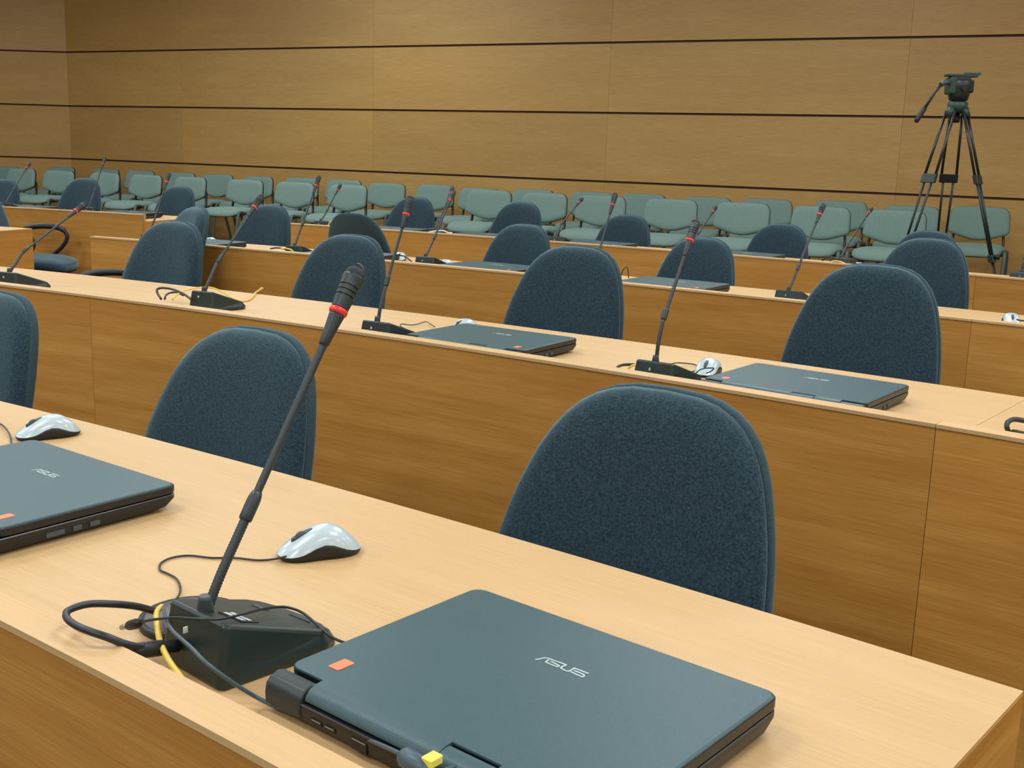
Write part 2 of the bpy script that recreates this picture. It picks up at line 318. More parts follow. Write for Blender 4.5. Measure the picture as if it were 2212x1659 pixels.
def slab(name, pts, z0, z1, m):
    n = len(pts); vs = [(x, y, z0) for x, y in pts]+[(x, y, z1) for x, y in pts]
    fs = [tuple(range(n-1, -1, -1)), tuple(range(n, 2*n))]+[(i, (i+1) % n, n+(i+1) % n, n+i) for i in range(n)]
    return tag(MB().add(vs, fs).build(name, m), kind='structure')
CCW = FL[::-1]
slab('floor', CCW, -0.1, 0.0, 'carpet')
slab('ceiling', CCW, WALL_H, WALL_H+0.1, 'plaster')
wn = Vector((-WB, 1, 0)).normalized()           # towards the back wall
wd = Vector((1, WB, 0)).normalized()            # along the back wall, to the right
def off(p, o): return (p[0]-wn.x*o, p[1]-wn.y*o)
slab('platform', [off(PC, 2.25), off(PR, 2.25), off(PR, 0.0), off(PC, 0.0), (-12.99, PC[1]+0.05), (-12.99, PC[1]-2.1)], 0.0, Z0W, 'platform_floor')

# ceiling luminaires (above the frame)
def ceiling_light(x, y, rz, label):
    t = empty('ceiling_light', (x, y, WALL_H), rz); tag(t, label, 'ceiling light', 'ceiling lights above the desks')
    fr = MB(); 
    for a in ((-.62, .62, -.32, -.29), (-.62, .62, .29, .32), (-.62, -.59, -.29, .29), (.59, .62, -.29, .29)): fr.box(a[0], a[1], a[2], a[3], -.05, 0)
    fr.build('frame', 'lamp_frame', t)
    MB().box(-.59, .59, -.29, .29, -.035, -.025).build('diffuser', 'lamp_diffuser', t)
    ld = bpy.data.lights.new('lamp', 'AREA'); ld.shape = 'RECTANGLE'; ld.size = 1.16; ld.size_y = 0.56
    ld.energy = LIGHT_W; ld.color = LIGHT_COL
    lo = bpy.data.objects.new('lamp', ld); COL.objects.link(lo); lo.parent = t; lo.location = (0, 0, -0.055)
    return t
k = 0
NTH = ['first', 'second', 'third', 'fourth', 'fifth', 'sixth']
for ix in range(6):
    for iy in range(6):
        x = -8.6+ix*3.3; y = -4.2+iy*3.0
        if y > wy(x)-2.0 or y > PC[1]-2.0: continue
        ceiling_light(x, y, 0, 'recessed ceiling light, %s from the left in the %s line from the front' % (NTH[ix], NTH[iy])); k += 1

# ------------------------------------------------------------------ curved desks
def desk(row, a_hi, a_lo, joints, label, end_lo=False, end_hi=False):
    R = ROW_R[row]; t = empty('curved_desk', pol(R, (a_hi+a_lo)/2, 0)); tag(t, label, 'desk')
    bpy.context.view_layer.update(); off = t.location.copy()
    def put(mb, name, m):
        mb.v = [(v[0]-off.x, v[1]-off.y, v[2]-off.z) for v in mb.v]; return mb.build(name, m, t)
    cuts = [a_hi]+[j for j in joints if a_lo < j < a_hi]+[a_lo]
    g = math.degrees(0.0006/R)
    for i in range(len(cuts)-1):
        h, l = cuts[i]-g, cuts[i+1]+g
        we = math.degrees(.024/R)
        ht, lt = (h-we if (end_hi and i == 0) else h), (l+we if (end_lo and i == len(cuts)-2) else l)
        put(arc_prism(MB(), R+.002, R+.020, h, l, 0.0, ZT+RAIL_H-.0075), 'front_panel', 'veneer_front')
        tb = arc_prism(MB(), R+.021, R+DEP, ht, lt, ZT-.028, ZT)
        if ht != h: arc_prism(tb, R+.021, R+DEP, h, ht, ZT-.003, ZT)
        if lt != l: arc_prism(tb, R+.021, R+DEP, lt, l, ZT-.003, ZT)
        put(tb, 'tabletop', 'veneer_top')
        mb = arc_prism(MB(), R-.001, R+RAIL_W, h, l, ZT+RAIL_H-.007, ZT+RAIL_H)
        arc_prism(mb, R+.021, R+RAIL_W, h, l, ZT+.0005, ZT+RAIL_H-.0071)
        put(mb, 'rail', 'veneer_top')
    for flag, a, sg in ((end_lo, a_lo, 1), (end_hi, a_hi, -1)):
        if flag:
            w_ = math.degrees(0.024/R)
            x0, x1 = (a, a+w_) if sg > 0 else (a-w_, a)
            put(arc_prism(MB(), R+.021, R+DEP-.0005, x1, x0, 0.0, ZT-.0032), 'end_panel', 'veneer_front')
            a_, b_ = a+sg*math.degrees(.06/R), a
    for ang in [a_hi-1.6, (a_hi+a_lo)/2, a_lo+3.4]:
        put(arc_prism(MB(), R+.0215, R+DEP-.06, ang+.07, ang-.07, 0.0, ZT-.0285), 'support', 'veneer_front')
    return t
desk(1, 66.5, 49.97, [59.1], 'nearest curved wooden desk row, with the large laptop and microphone in the foreground', end_lo=True)
desk(2, 66.52, 43.0, [60.76, 51.55], 'second curved wooden desk row from the front, carrying two closed laptops', end_hi=False)
desk(3, 66.56, 45.0, [61.2, 52.93], 'third curved wooden desk row from the front, on the right of the aisle', end_hi=True)
desk(3, 78.5, 69.85, [], 'short desk row at far left edge whose pointed corner shows beside the armchair', end_lo=True)
desk(4, 66.37, 46.0, [61.6, 54.21], 'farthest curved desk row right of the aisle, in front of the green chairs', end_hi=True)
desk(4, 79.5, 69.74, [], 'farthest desk row left of the aisle, with a white mouse on it', end_lo=True)

# ------------------------------------------------------------------ pillow shapes
def outline_pillow(outline, rings, fn=None):
    """outline: closed list of (x,z); rings: (scale, depth) from the front centre to the back centre"""
    cx = sum(p[0] for p in outline)/len(outline); cz = sum(p[1] for p in outline)/len(outline)
    fn = fn or (lambda x, y, z: (x, y, z))
    R = [[fn(cx+(x-cx)*s, d, cz+(z-cz)*s) for x, z in outline] for s, d in rings]
    mb = MB(); mb.rings(R, True, False, False, True)
    c0 = fn(cx, rings[0][1], cz); c1 = fn(cx, rings[-1][1], cz); n = len(outline)
    mb.add(R[0]+[c0], [(n, (j+1) % n, j) for j in range(n)], True)
    mb.add(R[-1]+[c1], [(n, j, (j+1) % n) for j in range(n)], True)
    return mb

# ------------------------------------------------------------------ office chair
def office_outline(W=.212, H=.925):
    pts = []
    for i in range(25):                       # right side up and over the top to the left
        t = PI*i/24; c, q = math.cos(t), math.sin(t)
        z = .60+(H-.60)*abs(q)**(2/2.7)
        pts.append((W*(1-.045*min(1, max(0, (z-.67)/.13)))*math.copysign(abs(c)**(2/3), c), z))
    low = [(-W+.001, .57), (-W+.004, .545), (-W+.014, .522), (-W+.034, .505), (-W+.07, .497), (-.08, .494)]
    return pts+low+[(0, .492)]+[(-x, z) for x, z in reversed(low)]
def office_fn(x, y, z):
    # y=0 is the front face at mid height; -y is the sitter's side; wrap at the sides, recline upwards
    zz = z-.55
    yy = y + 0.25*zz + 0.10*zz*zz - 0.55*x*x + 0.02
    return (x, yy, z)
def make_office_chair():
    t = empty('office_chair')
    OL = office_outline()
    c = outline_pillow(OL, [(.25, -.034), (.5, -.034), (.72, -.033), (.86, -.030), (.94, -.024), (.98, -.014), (.997, -.004), (.985, .002)], office_fn)
    back = c.build('backrest', 'fabric_dark', t)
    s = outline_pillow(OL, [(.90, .0005), (.975, .0005), (1.0, .001), (1.008, .006), (1.010, .012), (1.004, .019), (.985, .024), (.95, .027), (.8, .030), (.4, .032)], office_fn)
    sh = s.build('back_shell', 'fabric_band', back)
    seat_o = [(.24*math.copysign(abs(math.cos(a))**.6, math.cos(a)), -.21+.23*math.copysign(abs(math.sin(a))**.62, math.sin(a))) for a in [2*PI*i/36 for i in range(36)]]
    def sf(x, y, z):   # outline plane -> horizontal
        return (x, z-0.02, .455+y+.02*min(0, (z+.21)*2)-0.25*(min(0, z+.30))**2*2+.10*x*x)
    m1 = outline_pillow(seat_o, [(.3, .022), (.6, .022), (.8, .019), (.93, .010), (.985, 0), (1.0, -.014), (.99, -.030), (.9, -.034)][::-1], sf)
    m1.build('seat', 'fabric_dark', t)
    outline_pillow(seat_o, [(.9, -.0345), (.97, -.036), (.96, -.044), (.86, -.060), (.6, -.074), (.3, -.080)][::-1], sf).build('seat_shell', 'plastic_shell', t)
    MB().tube(catmull([(0, -.18, .372), (0, .02, .366), (0, .085, .40), (0, .098, .48), (0, .088, .60)], 5), [.016]*21, 8, flat=2.2).build('back_support', 'plastic_black', t)
    MB().lathe([(.024, .10), (.024, .26), (.017, .26), (.017, .385)], 12, Matrix.Translation((0, -.2, 0))).build('gas_column', 'metal_black', t)
    for k in range(5):
        a = 2*PI*k/5+.3; ca, sa = math.cos(a), math.sin(a)
        leg = MB().tube([(0.02*ca, -.2+.02*sa, .105), (.15*ca, -.2+.15*sa, .092), (.29*ca, -.2+.29*sa, .065)], [.024, .02, .014], 8).build('leg', 'plastic_black', t)
        MB().lathe([(.006, -.022), (.024, -.02), (.027, 0), (.024, .02), (.006, .022)], 12,
                   Matrix.Translation((.29*ca, -.2+.29*sa, .027)) @ Matrix.Rotation(a, 4, 'Z') @ Matrix.Rotation(PI/2, 4, 'X')).build('caster', 'plastic_black', leg)
    for sx in (-1, 1):
        pts = [(sx*.250, -.075, .612), (sx*.256, -.13, .626), (sx*.262, -.20, .630), (sx*.266, -.28, .624), (sx*.267, -.325, .600), (sx*.265, -.335, .560), (sx*.262, -.30, .510), (sx*.256, -.235, .455), (sx*.235, -.20, .405), (sx*.18, -.20, .385)]
        P = catmull(pts, 4)
        MB().tube(P, [.021 if i < 16 else .017 for i in range(len(P))], 8, flat=.75).build('armrest', 'plastic_black', t)
    return t
OFFICE = make_office_chair(); office_used = [False]
def place_office(row, a, dR, yaw, dz, label, group='dark upholstered office chairs at the desks', xy=None, sx=None):
    o = OFFICE if not office_used[0] else copy_tree(OFFICE); office_used[0] = True
    if xy: o.location = (xy[0], xy[1], 0); o.rotation_euler = (0, 0, math.radians(yaw))
    else:
        p = pol(ROW_R[row]+DEP+dR, a); o.location = (p.x, p.y, 0)
        o.rotation_euler = (0, 0, face_rz(a)+math.radians(yaw))
    o.scale = (sx or (1.0 if row < 3 or xy else .93), 1, 1+dz)
    tag(o, label, 'chair', group); return o
place_office(1, 52.28, .14, -1, -.015, 'large dark upholstered office chair directly behind the foreground laptop', sx=1.06)
place_office(1, 55.73, .14, -2, -.03, 'dark upholstered office chair behind the foreground microphone, first desk row', sx=1.05)
place_office(1, 58.95, .14, -2, -.035, 'dark office chair cut by the left picture edge, first desk row')
place_office(2, 53.28, .20, 0, .055, 'dark office chair beyond the right-hand laptop of the second desk row')
place_office(2, 56.62, .20, 0, .035, 'dark office chair beyond the second-row laptop with the small silver mouse above it')
place_office(2, 59.90, .20, -3, .01, 'dark office chair just left of the second-row microphone standing mid picture')
place_office(2, 62.95, .20, -5, .01, 'front one of two overlapping dark office chairs at left of the second row')
place_office(2, 64.4, .74, -28, .035, 'dark office chair half hidden behind another at the left of the second row')
place_office(3, 54.36, .18, -5, .04, 'dark office chair at the right under the tripod, third desk row')
place_office(3, 57.45, .18, -5, -.025, 'dark office chair behind the third-row laptop with an orange sticker')
place_office(3, 60.40, .18, -5, -.02, 'dark office chair behind the laptop in the centre of the third row')
place_office(3, 63.08, .16, -172, .0, 'dark office chair in the third row turned backwards, its rear shell facing the camera', sx=.84)
place_office(3, 65.38, .18, -5, .0, 'dark office chair at the aisle end of the third row, behind a laptop')
place_office(4, 55.68, .22, -5, -.02, 'dark office chair in the last row, only its top edge showing below the tripod')
place_office(4, 58.02, .18, -5, -.03, 'second dark office chair from the right in the farthest desk row')
place_office(4, 60.84, .18, -5, -.03, 'dark office chair behind the farthest-row laptop with an orange sticker')
place_office(4, 63.0, .18, -5, .015, 'dark office chair in the farthest row right of the white cable')
place_office(4, 65.30, .18, -5, .01, 'dark office chair at the aisle end of the farthest row, right of the aisle')
place_office(4, 70.95, .18, -5, .005, 'small dark office chair at the aisle end of the far left desk row', sx=.87)
place_office(4, 73.38, .18, -5, .035, 'dark office chair beside the white mouse in the far left desk row')
place_office(4, 75.5, .18, -5, .0, 'dark office chair cut by the left picture edge in the far left row')
place_office(3, 0, 0, 91, .09, 'empty dark armchair turned sideways in the aisle, both looped armrests showing', xy=(-3.20, 6.97))

# ------------------------------------------------------------------ green visitor chairs
def make_green():
    t = empty('visitor_chair')
    def corner(cx, cz, r, a0, a1, n=5): return [(cx+r*math.cos(math.radians(a0+(a1-a0)*i/n)), cz+r*math.sin(math.radians(a0+(a1-a0)*i/n))) for i in range(n+1)]
    O = corner(.165, .672, .073, 0, 90)+[(.08, .746), (0, .747), (-.08, .746)]+corner(-.165, .672, .073, 90, 180)
    O += corner(-.205, .572, .040, 180, 245, 3)+[(-.12, .505), (-.06, .490), (0, .486), (.06, .490), (.12, .505)]+corner(.205, .572, .040, 295, 360, 3)
    fn = lambda x, y, z: (x, y+.20*(z-.60)-.45*x*x+.03, z)
    b = outline_pillow(O, [(.3, -.030), (.6, -.030), (.82, -.027), (.93, -.021), (.98, -.011), (1.0, 0), (.985, .004)], fn).build('backrest', 'fabric_green', t)
    outline_pillow(O, [(.9, .0045), (.985, .004), (1.005, .006), (1.005, .014), (.97, .024), (.85, .030), (.5, .033)], fn).build('back_shell', 'plastic_black', b)
    SO = [(.237*math.copysign(abs(math.cos(a))**.5, math.cos(a)), -.215+.215*math.copysign(abs(math.sin(a))**.5, math.sin(a))) for a in [2*PI*i/32 for i in range(32)]]
    sf = lambda x, y, z: (x, z, .425+y-.9*max(0, -.30-z)**2*2+.03*max(0, z+.1))
    outline_pillow(SO, [(.3, .046), (.6, .045), (.82, .041), (.94, .030), (.99, .014), (1.0, .0), (.985, -.010)][::-1], sf).build('seat', 'fabric_green', t)
    outline_pillow(SO, [(.96, -.0105), (.95, -.018), (.8, -.026), (.4, -.028)][::-1], sf).build('seat_shell', 'plastic_black', t)
    for sx in (-1, 1):
        MB().tube(catmull([(sx*.246, -.46, 0), (sx*.250, -.42, .22), (sx*.253, -.385, .40), (sx*.250, -.35, .435), (sx*.246, -.28, .425), (sx*.238, -.20, .414)], 4), .0125, 8, flat=1.3).build('leg', 'metal_grey_green', t)
        MB().tube(catmull([(sx*.246, .10, 0), (sx*.246, .03, .22), (sx*.245, -.04, .40), (sx*.235, -.10, .412)], 4), .0125, 8, flat=1.3).build('leg', 'metal_grey_green', t)
        MB().tube(catmull([(sx*.205, -.12, .405), (sx*.205, .0, .415), (sx*.205, .045, .46), (sx*.195, .062, .56), (sx*.19, .064, .60)], 4), .011, 8, flat=1.5).build('back_support', 'metal_black', t)
    MB().tube([(-.24, -.33, .402), (.24, -.33, .402)], .011, 8).build('cross_bar', 'metal_black', t)
    MB().tube([(-.242, -.09, .402), (.242, -.09, .402)], .011, 8).build('cross_bar', 'metal_black', t)
    return t
GREEN = make_green(); gused = [False]
GZ = math.atan2(wn.y, wn.x)-PI/2
def place_green(x, y, label, group, yaw=0, dz=0.0):
    o = GREEN if not gused[0] else copy_tree(GREEN); gused[0] = True
    o.location = (x-wn.x*.05, y-wn.y*.05, Z0W); o.rotation_euler = (0, 0, GZ+math.radians(yaw))
    o.scale = (.965, 1, 1+dz)
    tag(o, label, 'chair', group)
ORD = ['first', 'second', 'third', 'fourth', 'fifth', 'sixth', 'seventh', 'eighth', 'ninth', 'tenth', 'eleventh', 'twelfth', 'thirteenth', 'fourteenth', 'fifteenth', 'sixteenth', 'seventeenth', 'eighteenth', 'nineteenth', 'twentieth']
BACKROW = [(-6.437, 14.768), (-5.714, 14.39), (-5.027, 14.031), (-4.521, 13.767), (-3.949, 13.469), (-3.446, 13.206), (-2.926, 12.934), (-2.376, 12.648), (-1.867, 12.382), (-1.374, 12.124), (-0.841, 11.846), (-0.38, 11.605), (0.162, 11.322), (0.725, 11.028), (1.191, 10.785), (1.745, 10.496), (2.236, 10.239), (2.809, 9.94), (3.332, 9.667), (3.811, 9.417)]
BDZ = [-.02, 0, 0, 0, 0, 0, 0, .01, .01, -.01, 0, -.015, 0, 0, .01, .01, .02, .035, .02, .045]
BACKROW[0] = (-6.36, 14.30)
FRONTROW = [(-6.323, 13.659), (-5.773, 13.372), (-5.218, 13.082), (-4.579, 12.748), (-4.026, 12.46), (-3.463, 12.166), (-2.795, 11.817), (-2.226, 11.52), (-1.651, 11.22), (-0.247, 10.487), (0.249, 10.227), (0.738, 9.973), (1.308, 9.675), (1.855, 9.389), (2.422, 9.093), (2.926, 8.83)]
n = len(BACKROW)
for i, (x, y) in enumerate(BACKROW):
    r = n-1-i
    lab = ('grey-green upholstered chair at the right end, standing alone behind the tripod leg' if r == 0 else
           'grey-green upholstered chair, %s from the right in the row against the wall' % ORD[r])
    place_green(x, y, lab, 'green chairs in the row against the wall', [0, 2, -2, 1][i % 4], BDZ[i])
n = len(FRONTROW)
for i, (x, y) in enumerate(FRONTROW):
    r = n-1-i
    lab = ('lighter grey-green chair in the front of the two rows, directly left of the tripod' if r == 0 else
           'grey-green upholstered chair, %s from the right in the front of the two rows' % ORD[r])
    place_green(x, y, lab, 'green chairs in the front of the two rows', [-3, 1, 3, -1, 0][i % 5], .01 if i > 8 else -.01)

# ------------------------------------------------------------------ microphones
def mic_base(t, det):
    O = [(-.042, -.020), (.052, -.028), (.058, -.024), (.069, .095), (.063, .110), (.042, .122), (.0, .129), (-.035, .125), (-.056, .114), (-.063, .098), (-.047, -.016)]
    ytop = lambda y: .062+(y+.015)*(-.047/.135)
    c = (.004, .05)
    def ring(s, z): return [(c[0]+(x-c[0])*s, c[1]+(y-c[1])*s, z) for x, y in O]
    def top(s, dz, ins): 
        r = []
        for x, y in O:
            xx = c[0]+(x-c[0])*s; yy = c[1]+(y-c[1])*s
            if y < 0: yy += ins
            r.append((xx, yy, max(.012, ytop(yy))+dz))
        return r
    mb = MB(); mb.rings([ring(.97, 0), ring(1, .003), ring(1, .010), top(.93, -.0035, .004), top(.905, 0, .005)], True, True, True, False)
    b = bevel(mb.build('base', 'mic_base', t), .0016, 2, .35)
    zt = lambda y: ytop(y)+.0004
    if det:
        def mark(name, x0, x1, y0, y1, m):
            mb = MB(); q = [(x0, y0), (x1, y0), (x1, y1), (x0, y1)]
            vs = [(x, y, zt(y)-.0006) for x, y in q]+[(x, y, zt(y)+.0005) for x, y in q]
            mb.add(vs, [(3, 2, 1, 0), (4, 5, 6, 7), (0, 1, 5, 4), (1, 2, 6, 5), (2, 3, 7, 6), (3, 0, 4, 7)]); return mb.build(name, m, b)
        mark('label_plate', .006, .042, .010, .030, 'plastic_black')
        for j, (y0, y1) in enumerate(((.0135, .0185), (.0210, .0260))):
            x = .009
            for q in range(6):
                wv = [.0035, .005, .003, .0045, .004, .003][(q+3*j) % 6]
                if x+wv > .040: break
                mm = mark('print', x, x+wv, y0, y1, 'white_print'); mm.location.z = .0004; x += wv+.001
        mark('button', -.030, -.010, .080, .087, 'mouse_wheel')
        for q in range(7): mark('print', .004+q*.0045, .0072+q*.0045, .101, .1030, 'cable_grey')
    # symbol on the rear face
    MB().box(-.0015, -.0003, -.0252, -.0205, .041, .047).build('print', 'white_print', b)
    return b
MICBASE = {}
def along(pts, s0, s1, n=24):
    """resample polyline between arc fractions"""
    P = [Vector(p) for p in pts]; L = [0]
    for i in range(1, len(P)): L.append(L[-1]+(P[i]-P[i-1]).length)
    T = L[-1]; out = []
    for k in range(n+1):
        s = T*(s0+(s1-s0)*k/n)
        for i in range(1, len(P)):
            if s <= L[i]+1e-9 or i == len(P)-1:
                f = (s-L[i-1])/max(1e-9, L[i]-L[i-1]); out.append(P[i-1].lerp(P[i], min(1, max(0, f)))); break
    return out, T
def microphone(row, R, a, jt, tip, label, det=False, yaw=0.0):
    p = pol(R, a); t = empty('desk_microphone', (p.x, p.y, ZT), face_rz(a)); tag(t, label, 'microphone', 'gooseneck microphones on the desks')
    if 'b' not in MICBASE or det:
        b = mic_base(t, det)
        if not det: MICBASE['b'] = b
    else: copy_tree(MICBASE['b'], t)
    j = Vector((0, jt[0], jt[1]-ZT)); e = Vector((0, tip[0], tip[1]-ZT)); o = Vector((0, 0, .046))
    d = (e-j).normalized()
    h0 = e-d*.088
    path = catmull([o, o+Vector((0, .002+jt[0]*.1, .02)), (o+j)/2+Vector((0, -.004, 0)), j, j.lerp(h0, .33), j.lerp(h0, .66), h0], 5)
    Lj = 0
    # socket + flexible part
    MB().lathe([(.0085, .0), (.0080, .014), (.0066, .022), (.0060, .026)], 12, Matrix.Translation((0, 0, .046))).build('socket', 'mic_body', t)
    P = [Vector(q) for q in path]; ij = 15
    flex, T = along(P[:ij+1], 0.12, 1.0, 60 if det else 14)
    rr = [(.0052 if (k % 2) else .0046) for k in range(len(flex))] if det else .005
    MB().tube(flex, rr, 10 if det else 6).build('gooseneck', 'mic_body', t)
    sl, T2 = along(P[ij:], 0, 1, 40)
    n1 = max(2, int(40*.030/max(T2, .05)))
    MB().tube([sl[0]-(sl[1]-sl[0])*.4]+sl[:n1+1], [.0058]+[.0068]*(n1-1)+[.0062, .0048], 10 if det else 6).build('sleeve', 'mic_body', t)
    MB().tube(sl[n1-1:], .0041, 10 if det else 6).build('stem', 'mic_body', t)
    q = d.to_track_quat('Z', 'Y').to_matrix().to_4x4(); M = Matrix.Translation(h0) @ q
    s = 20 if det else 10
    hd = MB().lathe([(.0044, -.003), (.0055, 0), (.0062, .012), (.0080, .030), (.0084, .034)], s, M).build('head', 'mic_body', t)
    MB().lathe([(.0082, .0335), (.0097, .0345), (.0099, .037), (.0097, .0395), (.0082, .0405)], s, M).build('light_ring', 'ring_red', hd)
    prof = [(.0082, .040), (.0092, .041), (.0100, .050)]
    for g in (.054, .0595, .065):
        r0 = .0100+(g-.05)*.06
        prof += [(r0, g-.0012), (r0-.0014, g-.0009), (r0-.0014, g+.0009), (r0+.0002, g+.0012)]
    prof += [(.0112, .070), (.0118, .0765), (.0112, .0785)]
    MB().lathe(prof, s, M, smooth=False).build('head_body', 'mic_body', hd)
    MB().lathe([(.0104, .0770), (.0108, .0785), (.0104, .0820), (.0088, .0855), (.0055, .0878), (.0, .0885)], s, M).build('grille', 'mic_foam', hd)
    if det:
        c = M @ Vector((.0, -.002, .0885))
        MB().tube(catmull([c+Vector((-.006, 0, -.003)), c+Vector((-.005, 0, .002)), c+Vector((0, 0, .005)), c+Vector((.005, 0, .002)), c+Vector((.006, 0, -.003))], 4), .0011, 6).build('wire_clip', 'grommet', hd)
    return t
MICL = ['large gooseneck microphone with red ring in the foreground, left of the laptop',
 'second-row microphone at the left edge, leaning far over with its base cut off',
 'second-row microphone with black and yellow cables looping behind its base',
 'second-row microphone in front of the upholstered chairs at mid picture, beside a laptop',
 'second-row microphone whose head overlaps a chair, right of centre, silver mouse beside it',
 'third-row microphone rising behind the two overlapping dark chairs at left',
 'third-row microphone with a short yellow cable, right of the dark aisle-end chair',
 'third-row microphone at centre with a silver mouse just right of its base',
 'third-row microphone whose base is hidden behind a second-row chair',
 'third-row microphone at right, slim stem standing clear beside the second-row chair',
 'far-left microphone nearest the picture edge, faint against the green chairs',
 'tall thin microphone at far left whose head reaches the dark wall groove',
 'small microphone at the aisle end of the farthest row, yellow cord beside it',
 'farthest-row microphone almost hidden behind the third-row one at centre',
 'farthest-row microphone leaning right, left of the chair with the orange-stickered laptop',
 'farthest-row microphone peeping out behind the head of the second-row one',
 'farthest-row microphone at right, black and yellow cables at its foot',
 'microphone base cut by the right picture edge in the farthest row']
for i, (row, R, a, j, tip) in enumerate(MICS):
    microphone(row, R, a, j, tip, MICL[i], det=(i == 0))

# ------------------------------------------------------------------ laptops
LOGO = [[(-0.0199, 0.0443), (-0.0186, 0.0469), (-0.0157, 0.0536), (-0.0104, 0.0546), (-0.0066, 0.0539), (0.0002, 0.0548), (0.0075, 0.0547)],
 [(-0.0108, 0.0519), (-0.0098, 0.0462), (-0.0036, 0.0459), (0.0038, 0.046), (0.0044, 0.0483), (0.0022, 0.0494), (-0.0072, 0.0507)],
 [(0.0077, 0.0543), (0.007, 0.049), (0.008, 0.046), (0.0131, 0.0448), (0.0172, 0.0457), (0.0173, 0.0491), (0.0174, 0.055)],
 [(0.0166, 0.0542), (0.0246, 0.0547), (0.0328, 0.0545)],
 [(0.0201, 0.0504), (0.0257, 0.0504), (0.031, 0.0499), (0.0332, 0.0482), (0.0328, 0.0453), (0.0273, 0.0455), (0.0194, 0.0466)]]
def rounded(x0, x1, y0, y1, r, n=5):
    L = []
    for cx, cy, a0 in ((x1-r, y1-r, 0), (x0+r, y1-r, 90), (x0+r, y0+r, 180), (x1-r, y0+r, 270)):
        for i in range(n+1):
            a = math.radians(a0+90*i/n); L.append((cx+r*math.cos(a), cy+r*math.sin(a)))
    return L
def stack(layers, smooth=False):
    """layers: (outline, z) of equal length"""
    return MB().rings([[(x, y, z) for x, y in o] for o, z in layers], True, True, True, smooth)
def make_laptop(side, logo):
    t = empty('laptop')
    b = stack([(rounded(-.172, .172, -.136, .118, .02), .0025), (rounded(-.1785, .1785, -.1415, .132, .016), .007), (rounded(-.180, .180, -.1425, .1425, .014), .0165), (rounded(-.180, .180, -.1425, .1425, .014), .0215), (rounded(-.179, .179, -.1415, .1415, .014), .0225)]).build('base', 'laptop_black', t)
    for x in (-.15, .15):
        for y in (-.11, .11): MB().lathe([(.007, 0), (.008, .001), (.008, .003)], 10, Matrix.Translation((x, y, 0))).build('foot', 'plastic_black', b)
    lid = stack([(rounded(-.1795, .1795, -.1175, .1425, .014), .0245), (rounded(-.1800, .1800, -.1175, .1430, .014), .0262), (rounded(-.1800, .1800, -.1175, .1430, .014), .0335), (rounded(-.1792, .1792, -.1175, .1422, .014), .0347)]).build('lid', 'laptop_black', t)
    stack([(rounded(-.1788, .1788, -.1176, .1418, .013), .0340), (rounded(-.1786, .1786, -.1176, .1416, .013), .0350), (rounded(-.1765, .1765, -.1174, .1392, .012), .0360)]).build('lid_panel', 'lid_grey', lid)
    # rear edge of the lid rolls down between the hinge pieces
    prof = [(-.1170, .0362), (-.1230, .0360), (-.1290, .0348), (-.1345, .0320), (-.1380, .0275), (-.1390, .0240), (-.1170, .0240)]
    def bar(x0, x1, name, m, pf=prof, par=lid):
        q_ = catmull([(y, z, 0) for y, z in pf[:-1]], 4); pf = [(v.x, v.y) for v in q_]+[pf[-1]]
        return bevel(MB().rings([[(x, y, z) for y, z in pf] for x in (x0, x1)], True, True, True, False).build(name, m, par), .0006, 1, 1.3)
    bar(-.1310, .0245, 'hinge_edge', 'lid_grey'); bar(.0765, .1310, 'hinge_edge', 'lid_grey')
    p2 = [(-.1215, .0350), (-.1290, .0352), (-.1360, .0328), (-.1405, .0280), (-.1420, .0226), (-.1215, .0226)]
    bar(.0255, .0755, 'hinge_cover', 'lid_grey', p2, t)
    p3 = [(-.1200, .0290), (-.1220, .0335), (-.1290, .0345), (-.1370, .0325), (-.1425, .0270), (-.1440, .0180), (-.1435, .0080), (-.1400, .0060), (-.1200, .0060)]
    for x0, x1 in ((-.1800, -.1320), (.1320, .1800)):
        o = bevel(MB().rings([[(x, y, z) for y, z in p3] for x in (x0, x1)], True, True, True, False).build('hinge_end', 'laptop_dark', t), .003, 3, .5)
    sx = -1 if side == 'left' else 1
    x = sx*.142
    st = stack([(rounded(x-.0068, x+.0068, -.0965, -.0760, .0015, 2), .0360), (rounded(x-.0068, x+.0068, -.0965, -.0760, .0015, 2), .0366)]).build('sticker', 'sticker_orange', lid); st['label'] = 'orange sticker'
    if logo:
        mb = MB()
        for s_ in LOGO:
            P = [Vector((x_, y_, .0366)) for x_, y_ in s_]
            for i in range(len(P)-1):
                a_, b_ = P[i], P[i+1]; d = (b_-a_).normalized(); nn = Vector((-d.y, d.x, 0))*.00075; a2 = a_-d*.0005; b2 = b_+d*.0005
                q = [a2-nn, b2-nn, b2+nn, a2+nn]
                mb.add([(v.x, v.y, .0360) for v in q]+[(v.x, v.y, .0367) for v in q], [(4, 5, 6, 7), (0, 1, 5, 4), (1, 2, 6, 5), (2, 3, 7, 6), (3, 0, 4, 7)])
        lg = mb.build('logo', 'logo_silver', lid); lg['label'] = 'silver maker wordmark'
    # ports on the rear edge
    for x0, x1, z0, z1 in ((-.117, -.104, .011, .0150), (-.100, -.087, .011, .0150)):
        pf_ = MB().box(x0, x1, -.1432, -.1390, z0, z1).build('port', 'plastic_black', b)
        MB().box(x0+.001, x1-.001, -.1436, -.1430, z1-.0016, z1-.0006).build('contact', 'steel', pf_)
    pf_ = MB().box(-.066, -.048, -.1432, -.1390, .0065, .0165).build('port', 'plastic_black', b)
    MB().box(-.065, -.049, -.1436, -.1430, .0150, .0162).build('contact', 'steel', pf_)
    # ports on the two short sides
    for y0, y1 in ((-.055, -.030), (-.018, -.006), (.006, .020)):
        MB().box(.1765, .1806, y0, y1, .0085, .0150).build('port', 'mouse_wheel', b)
    MB().box(-.1806, -.1765, -.02, -.004, .009, .0145).build('port', 'steel', b)
